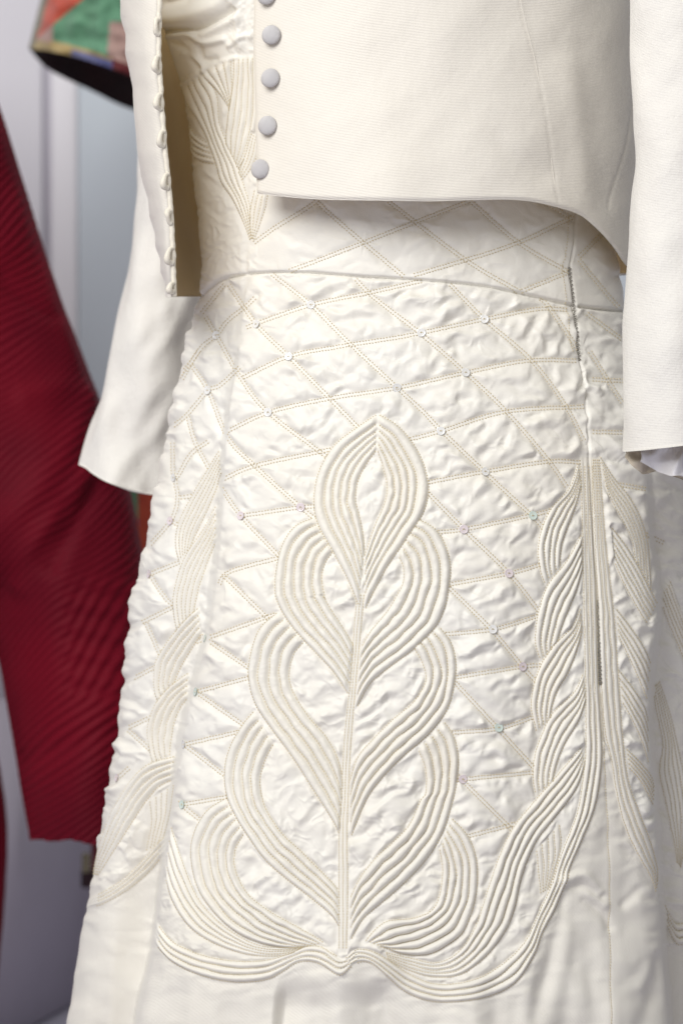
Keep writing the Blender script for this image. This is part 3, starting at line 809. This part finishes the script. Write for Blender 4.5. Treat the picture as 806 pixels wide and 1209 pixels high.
# ------------------------------------------------------------------ the jacket
jacket = thing('jacket', 'cream ribbed short jacket hanging open over the ivory gown, grey covered buttons', 'jacket', (0.03, .13, 0.32))
def sheet(name, P, m, parent, thick=.0022, m_in=None, close=False):
    """a cloth sheet with real thickness: outer grid, inner grid and rims"""
    r, c = P.shape[:2]
    n = grid_normals(P)
    Q = P + n * thick
    F = grid_faces(r, c, close)
    V = np.vstack([P.reshape(-1, 3), Q.reshape(-1, 3)])
    o = mesh_obj(name, V, np.vstack([F, F[:, ::-1] + r * c, _rim(r, c, close)]), m, parent)
    if m_in:
        o.data.materials.append(m_in)
        a = np.zeros(len(o.data.polygons), np.int32); a[len(F):2 * len(F)] = 1
        o.data.polygons.foreach_set('material_index', a)
    return o
def _rim(r, c, close):
    N = r * c; R = []
    def strip(idx):
        for a, b in zip(idx[:-1], idx[1:]): R.append((a, b, b + N, a + N))
    strip([(r - 1) * c + j for j in range(c)] + ([(r - 1) * c] if close else []))
    strip([j for j in range(c)][::-1])
    if not close:
        strip([i * c for i in range(r)]); strip([i * c + c - 1 for i in range(r)][::-1])
    return np.array(R)

EL = itp([(-60, 297), (0, 298), (65, 298), (149, 300), (199, 303), (240, 305)])
HEMJ = cr([(290, 227), (304, 229), (360, 234.5), (420, 237), (500, 238), (560, 236.5), (605, 236.5), (640, 241), (680, 252), (700, 266), (720, 288), (736, 312), (748, 322), (770, 325)], step=2)
HWJ, CJ, BJ = 262.0, 488.0, .148
r_, c_ = 220, 300
th0 = -np.arccos(0) 
tg = np.linspace(0, 1, r_)[:, None]
sg = np.linspace(0, 1, c_)[None]
# angle from the button edge round the side to the back
thL = np.arcsin((EL(-60 + 290 * tg) - CJ) / HWJ)
th = thL + (math.radians(150) - thL) * sg
uj = CJ + HWJ * np.sin(th)
hem_here = np.where(th < np.pi / 2, np.interp(uj, HEMJ[:, 0], HEMJ[:, 1]), 325.0)
vj = -60 + (hem_here + 60) * tg
yj = YAX - BJ * np.cos(th) * np.where(np.cos(th) > 0, 1, 1.1)
# drape: slight flare to the hem, darts, soft folds
SEAMJ = cr([(612, -60), (614, 0), (632, 76), (647, 166), (657, 240)], step=3)
SIDEJ = cr([(748, 90), (742, 136), (735, 175), (717, 246)], step=3)
def pdist(L, u, v):
    d = np.full(np.shape(u), 1e3)
    for a, b in zip(L[:-1], L[1:]):
        e = b - a
        t = np.clip(((u - a[0]) * e[0] + (v - a[1]) * e[1]) / (e @ e + 1e-9), 0, 1)
        d = np.minimum(d, np.hypot(u - a[0] - t * e[0], v - a[1] - t * e[1]))
    return d
fr_ = th < np.pi / 2
dj = -.004 * tg ** 3 + .003 * pnoise(uj / 110 + 3, vj / 150, 31) + .0009 * pnoise(uj / 60 + vj / 80, vj / 80, 32)
dj = dj + np.where(fr_, .0005 * np.exp(-(pdist(SEAMJ, uj, vj) / 1.4) ** 2) + .0008 * np.exp(-(pdist(SIDEJ, uj, vj) / 1.4) ** 2), 0)
dj = dj + .0016 * np.exp(-(pdist(cr([(570, 150), (600, 182), (640, 205)]), uj, vj) / 16) ** 2) * sstep(560, 600, uj) * fr_
dj = dj + .0014 * np.exp(-(pdist(cr([(690, 60), (705, 140), (716, 230)]), uj, vj) / 16) ** 2) * fr_ - .0014 * np.exp(-(pdist(cr([(668, 80), (680, 160), (690, 235)]), uj, vj) / 14) ** 2) * fr_
# rolled hem and front edge, stitched-down fold shadow
hemd = hem_here - vj
dj = dj + .0022 * np.clip(1 - hemd / 5, 0, 1) ** 2 + .0007 * np.exp(-((hemd - 22) / 2.2) ** 2) * 0
ed = uj - EL(vj)
dj = dj + np.where(th < 0, .0020 * np.clip(1 - ed / 5, 0, 1) ** 2, 0)
PJ = PX(uj, vj, yj)
nJ = grid_normals(PJ)
if nJ[100, 50, 1] > 0: nJ = -nJ
PJ = PJ - nJ * dj[..., None]
def orient(P, ref_out):
    n = grid_normals(P)
    return P if np.sum(n * ref_out) < 0 else P[:, ::-1]
sheet('front_panel', orient(PJ, nJ), M_jacket, jacket, .0024, M_lining)
def surfJ(u, v):
    th_ = math.asin((u - CJ) / HWJ); y = YAX - BJ * math.cos(th_)
    n = Vector((math.sin(th_) * .7, -math.cos(th_), 0)).normalized()
    return Vector(PX(u, v, y)), n
# dart stitching ridge as fine thread-like seams
for nm, L in (('dart_seam', SEAMJ[SEAMJ[:, 1] < 236]),):
    pts = [surfJ(u, v)[0] + surfJ(u, v)[1] * .0004 for u, v in L]
    tv, tf = tube(np.array([list(p) for p in pts]), .00022, 6)
    mesh_obj(nm, tv, tf, M_jacket, jacket)

# the other front, open, and the back of the jacket
UE = itp([(-60, 189), (0, 188), (60, 186.5), (120, 190), (180, 194.5), (230, 200), (290, 203.5), (352, 205)])
US = itp([(-60, 137), (0, 140), (60, 148), (110, 155), (190, 163), (250, 175), (320, 190), (352, 196.5)])
rows = 160
vl = np.linspace(-60, 350.5, rows)
ue, us = smooth_tab(UE, vl), smooth_tab(US, vl)
Psh = []
for i, v in enumerate(vl):
    a = ue[i]; b = us[i]
    ctl = [(a, v, .005), (a * .72 + b * .28 - 1.5, v, .012), (a * .35 + b * .65 - 1.0, v, .035), (b, v, .075), (b + 8, v, .125), (b + 36, v + 0, .185), (250, v, .245), (340, v, .30), (450, v, .31), (600, v, .285)]
    q = cr(ctl, 90)
    Psh.append(q)
Psh = np.array(Psh)
vv_ = Psh[..., 1]; uu_ = Psh[..., 0]; yy_ = Psh[..., 2]
jj = np.linspace(0, 1, 90)[None]
yy_ = yy_ + .010 * pnoise(jj * 18 + .3, vv_ / 170, 51) * (jj < .3) * np.sin(np.clip(jj / .3, 0, 1) * np.pi) + .002 * pnoise(jj * 30, vv_ / 40, 52) * (jj < .3)
uu_ = uu_ + 1.1 * pnoise(vv_ / 24, jj * 5, 53) * (1 - jj) ** 4
PL = PX(uu_, vv_, yy_)
ref = np.zeros_like(PL); ref[..., 0] = -1.0
n_ = grid_normals(PL)
ref = np.where((jj < .35)[..., None], np.array([-1., -.4, 0.]), 0)
sheet('open_front_panel', orient(PL, ref), M_jacket, jacket, .0028, M_lining)
edge = PX(ue + .6 + .8 * pnoise(vl / 11, vl * 0, 54), vl, .002 + 0 * vl)
tv, tf = tube(edge, .0021 * (1 + .25 * pnoise(vl / 9, vl * 0 + 4, 55)), 8)
mesh_obj('edge_piping', tv, tf, M_loop, jacket)
for v in (30, 77, 121, 163, 214, 255, 302, 340):
    u0 = float(np.interp(v, vl, ue)) - .5
    hgt = 15 + random.uniform(-2, 2) if v < 330 else 8
    t = np.linspace(-1, 1, 15)
    bow = random.uniform(4.5, 6.5) * np.sqrt(np.clip(1 - t ** 2, 0, 1)) * (1 + .2 * np.sin(t * 2 + v))
    pts = PX(u0 - bow + 1, v + t * hgt * .62 + 1.2 * np.sin(t * 3 + v), .0005 - .004 * (1 - t ** 2))
    tv, tf = tube(pts, .0022 + .0005 * np.sin(t * 2.5 + v), 8)
    mesh_obj('button_loop', tv, tf, M_loop, jacket)

# buttons
def button_mesh():
    R = .0076
    prof = [(0, .0036), (.0022, .0035), (.0042, .0031), (.0060, .0023), (.0071, .0012), (R, .0002), (.0073, -.0012), (.0060, -.0018), (.0020, -.0020), (.0016, -.0048), (0, -.0048)]
    n = 32; th = np.linspace(0, 2 * np.pi, n, endpoint=False)
    V = np.array([[(max(r, 1e-5) * math.cos(t), max(r, 1e-5) * math.sin(t), z) for t in th] for r, z in prof]).reshape(-1, 3)
    return V, grid_faces(len(prof), n, True)
BV, BF = button_mesh()
for u, v in ((314, -6), (320, 41), (319, 92), (315.5, 148), (307, 199.5)):
    p, n = surfJ(max(u, 303), v)
    p = Vector(PX(u, v, p.y - .0052))
    nn = (n + Vector((.18, -.1, .05 + random.uniform(-.1, .1)))).normalized()
    M3 = np.array(nn.to_track_quat('Z', 'Y').to_matrix())
    mesh_obj('button', BV @ M3.T + np.array(p), BF[:, ::-1] if False else BF, M_button, jacket)

# sleeves
def sleeve(name, Ltab, Rtab, v0, vend, yc, rd, seed, tilt, m, wr):
    n, sgm = 150, 72
    t = np.linspace(0, 1, n)[:, None]; ph = np.linspace(0, 2 * np.pi, sgm, endpoint=False)[None]
    Lf, Rf = itp(Ltab), itp(Rtab)
    vc_ = v0 + (vend - v0) * t
    l = smooth_tab(Lf, vc_); r = smooth_tab(Rf, vc_)
    u = (l + r) / 2 + (r - l) / 2 * np.cos(ph)
    vv = vc_ + (tilt(np.cos(ph), np.sin(ph))) * t ** 3
    y = yc(vc_) - rd * np.sin(ph)
    k = 1 + wr * (.7 * pnoise(ph * 1.1 + vv / 170, vv / 150, seed) + .30 * pnoise(ph * 1.9 - vv / 80, vv / 62, seed + 1))
    u = (l + r) / 2 + (u - (l + r) / 2) * (1 + (k - 1) * .5); y = yc(vc_) + (y - yc(vc_)) * k
    P = PX(u, vv, y)
    # close seam
    P = np.concatenate([P, P[:, :1]], 1)
    cen = P.mean(1, keepdims=True)
    out = P - cen
    P = P if np.sum(grid_normals(P) * out) < 0 else P[:, ::-1]
    sheet(name, P, m, jacket, .0022, M_lining)
    return u, vv, y
sleeve('sleeve', [(-60, 150), (100, 160), (226, 163), (330, 150), (400, 138), (480, 118), (530, 102), (556, 95), (640, 90)],
       [(-60, 240), (226, 240), (350, 243), (420, 226), (480, 216), (560, 203), (640, 200)], -60, 566, lambda v: .300 + 0 * v, .042, 61, lambda c, s: 17 * c + 5 * s + 6 * (1 - c * c), M_sleeve, .34)
sleeve('sleeve', [(-60, 740), (0, 742), (120, 745.5), (200, 748), (270, 742), (390, 735), (470, 734), (560, 734.5)],
       [(-60, 900), (200, 905), (390, 890), (560, 880)], -60, 524, lambda v: -.025 + 0 * v, .05, 71, lambda c, s: -9 * c + 2 * s, M_sleeve, .11)
# white lining bunched out of the near cuff
def ruffle(name, m, v_top, bottom, y0, amp, seed, u0, u1):
    n, c = 40, 120
    t = np.linspace(0, 1, n)[:, None]; s = np.linspace(0, 1, c)[None]
    u = u0 + (u1 - u0) * s
    vb_ = np.interp(u, *zip(*bottom))
    v = v_top + (vb_ - v_top) * t
    y = y0 + amp * (np.sin(s * 17 + seed) * t + .8 * pnoise(s * 9 + t * 2, t * 2.2 + seed, seed)) - .014 * np.sin(s * np.pi)
    P = PX(u + 3 * pnoise(s * 8, t * 3, seed + 2) * t, v, y)
    sheet(name, P, m, jacket, .0012)
M_facing = mat('brown_cuff_facing', (0.60, 0.53, 0.43), .5, .3, .1, bump=[('noise', 300, .0006, None)])
ruffle('cuff_facing', M_facing, 505, [(736, 538), (748, 551), (758, 560), (775, 556), (806, 567), (880, 565)], -.012, .006, 3, 737, 880)
ruffle('cuff_ruffle', M_white, 505, [(757, 546), (766, 552), (790, 562), (808, 561), (812, 548), (830, 565), (880, 560)], -.034, .006, 5, 756, 878)

# ------------------------------------------------------------------ the red garment behind
red = thing('red_garment', 'dark red quilted coat hanging behind the ivory gown, blurred', 'coat', (-.42, .55, 0))
def hang(name, Ltab, Rtab, v0, v1f, y0, dep, m, parent, hfun, n=260, c=220):
    t = np.linspace(0, 1, n)[:, None]; s = np.linspace(-1, 1, c)[None]
    h = np.clip(.6 * s + .4 * np.sin(s * np.pi / 2), -.9995, .9995)
    vm = v0 + (v1f - v0) * t
    l = smooth_tab(itp(Ltab), vm); r = smooth_tab(itp(Rtab), vm)
    u = (l + r) / 2 + (r - l) / 2 * h
    y = y0 - dep * np.sqrt(1 - h ** 2)
    v = vm + t ** 6 * (5 * pnoise(u / 40, u * 0 + .5, 85) + 2 * pnoise(u / 14, u * 0 + 1.5, 86))
    P = PX(u, v, y); nn = grid_normals(P)
    if nn[n // 2, c // 2, 1] > 0: nn = -nn
    P = P + nn * (hfun(u, v) * np.clip((1 - np.abs(h)) / .08, .15, 1))[..., None]
    B = PX(u, v, y0 + dep * .8 * np.sqrt(1 - h ** 2))
    ring = np.concatenate([P, B[:, ::-1]], 1)
    cen = ring.mean(1, keepdims=True)
    mesh_obj(name, ring.reshape(-1, 3), grid_faces(n, 2 * c, True), m, parent)
def redH(u, v):
    base = .006 * pnoise(u / 55 + v / 200, v / 130, 81)
    d1 = (u * .62 + v * .78) / 8.6 + 2.2 * pnoise(u / 120, v / 120, 82)
    q = .0036 * np.abs(np.sin(d1 * np.pi))
    chk = sstep(660, 720, v) * sstep(850, 800, v) * sstep(60, 100, u)
    q = q * (1 - chk) + chk * .0022 * np.sin(u / 4.6) * np.sin((v + u * .8) / 4.6)
    f = 0
    for pts, a, wd_ in (([(0, 330), (60, 372), (75, 366)], -.006, 9), ([(100, 560), (75, 600), (45, 640), (20, 690)], .012, 13), ([(112, 575), (90, 620), (60, 670)], -.010, 10), ([(-20, 640), (60, 560), (110, 470)], .010, 18),
                        ([(-20, 720), (60, 640), (80, 600)], -.010, 14), ([(30, 470), (70, 460), (100, 470)], .006, 14), ([(130, 600), (150, 700), (150, 900)], .006, 20), ([(20, 900), (80, 880), (140, 860)], -.004, 12)):
        f = f + a * np.exp(-(pdist(cr(pts, step=8), u, v) / wd_) ** 2)
    return base * .7 + q + f * .55
hang('coat_body', [(-80, -420), (400, -330), (560, -160), (680, -40), (780, 0), (900, 20), (995, 37), (1100, 40)],
     [(-80, -90), (60, -28), (125, 0), (190, 20), (270, 45), (360, 75), (465, 115), (540, 143), (590, 157), (640, 166), (700, 176), (990, 178), (1100, 178)], -80, 993, .62, .10, M_red, red, redH, 420, 260)
hang('coat_side', [(-80, -600), (1300, -220)], [(-80, -160), (700, -60), (900, 0), (960, 8), (1000, 9), (1060, 6), (1200, -6), (1300, -12)], -80, 1300, .80, .06, M_red, red, redH, 120, 80)

# ------------------------------------------------------------------ patchwork coat
pw = thing('patchwork_coat', 'colourful patchwork coat, sleeve end at top left, mostly hidden behind the cream jacket', 'coat', (-.35, .95, 0))
M_p = {k: mat('patch_' + k, c, .7, .2, .2, bump=[('noise', 60, .002, None)], var=(22, v, .8)) for k, c, v in (
    ('orange', (.50, .085, .045), (.40, .06, .04)), ('green', (.13, .30, .19), (.09, .22, .13)), ('pink', (.40, .27, .24), (.34, .20, .18)), ('yellow', (.42, .33, .15), (.36, .24, .10)),
    ('blue', (.10, .11, .26), (.25, .26, .38)), ('maroon', (.10, .012, .016), (.06, .01, .012)), ('olive', (.17, .15, .10), (.12, .10, .07)), ('dark', (.018, .010, .014), (.03, .008, .012)))}
nu, nv = 150, 110
s = np.linspace(0, 1, nu)[None]; t = np.linspace(0, 1, nv)[:, None]
near = cr([(34, 57), (62, 61), (100, 70), (150, 88), (215, 118), (260, 140)], nu)
far = cr([(34, 57), (58, 82), (110, 108), (150, 127), (215, 146), (260, 140)], nu)
top_u = 66 + (300 - 66) * s
uN = near[None, :, 0] * t + top_u * (1 - t); vN = near[None, :, 1] * t + (-70) * (1 - t)
yN = .98 - .13 * np.sqrt(np.clip(1 - (2 * s - 1) ** 2, 0, 1)) + 0 * t + .008 * pnoise(uN / 18, vN / 18, 91)
PN = PX(uN, vN, yN)
Fp = grid_faces(nv, nu); fi2, fj2 = np.divmod(Fp[:, 0], nu)
fu, fv = uN[fi2, fj2], vN[fi2, fj2]; ft = t[fi2, 0]
hd = np.interp(fu, near[:, 0], near[:, 1]) - fv
ed_ = fu - (50 + (34 - 50) * fv / 57)
kind = np.full(len(Fp), 'green', dtype=object)
kind[fv < 29 - (fu - 52) * .85 + 8] = 'orange'
kind[(fv >= 29 - (fu - 52) * .85 + 8) & (fu < 62)] = 'pink'
kind[(fu > 128 - (fv - 40) * .08) & (fv > 25)] = 'pink'
kind[hd < 11] = 'yellow'
kind[(hd < 11) & (fu > 84)] = 'blue'
kind[(hd < 13) & (hd >= 9) & (fu > 60)] = 'yellow'
kind[(hd < 13) & (fu > 132)] = 'maroon'
kind[ed_ < 6] = 'olive'
PNf = PN.reshape(-1, 3)
for k in sorted(set(kind)):
    f = Fp[kind == k]; uq, inv = np.unique(f.ravel(), return_inverse=True)
    mesh_obj('fabric_patch', PNf[uq], inv.reshape(-1, 4), M_p[k], pw)
uF = far[None, :, 0] * t + top_u * (1 - t); vF = far[None, :, 1] * t + (-70) * (1 - t)
PFv = PX(uF, vF, .98 + .12 * np.sqrt(np.clip(1 - (2 * s - 1) ** 2, 0, 1)) + 0 * t)
mesh_obj('sleeve_inside', PFv.reshape(-1, 3), Fp, M_p['dark'], pw)
# lower body of the coat, seen between the red coat and the gown
for (a, b, v0, v1, k) in ((150, 163, 560, 612, 'green'), (163, 260, 560, 668, 'orange'), (150, 163, 612, 668, 'blue'), (150, 260, 668, 760, 'maroon'), (150, 260, 760, 900, 'green'), (97, 107, 1008, 1030, 'olive'), (108, 260, 900, 1030, 'maroon'), (96, 260, 1028, 1048, 'dark')):
    n = 14; tt_ = np.linspace(0, 1, n)
    uu, vv = np.meshgrid(a + (b - a) * tt_, v0 + (v1 - v0) * tt_)
    yy = .92 - .0016 * (1 - (2 * np.meshgrid(tt_, tt_)[0] - 1) ** 2) + .012 * pnoise(uu / 30, vv / 80, 95)
    sheet('fabric_patch', PX(uu, vv, yy), M_p[k], pw, .004)

# ------------------------------------------------------------------ grey board standing on the floor at lower left
bd = thing('grey_board', 'plain violet-grey board standing behind the red coat at lower left', 'board', (wx(30, 1.05), 1.05, 0))
p0 = np.array([wx(80, 1.2), 1.2]); p1 = np.array([wx(30, 1.054), 1.054])
d = (p0 - p1) / np.linalg.norm(p0 - p1)
def base_pt(k): return p1 + d * k
A_, B_ = base_pt(-.30), base_pt(.30)
def vwall(name, A, B, z0, z1, th_, m, parent):
    nrm = np.array([-(B - A)[1], (B - A)[0]]); nrm /= np.linalg.norm(nrm)
    V = [(*q, z) for q in (A, B, B + nrm * th_, A + nrm * th_) for z in (z0, z1)]
    F = [(0, 2, 3, 1), (2, 4, 5, 3), (4, 6, 7, 5), (6, 0, 1, 7), (1, 3, 5, 7), (0, 6, 4, 2)]
    return mesh_obj(name, V, F, m, parent, smooth=False)
vwall('board_panel', A_, B_, .005, .385, -.02, M_board, bd)
vwall('board_panel', B_, np.array([wx(420, 1.36), 1.36]), .005, .385, -.02, M_board, bd)
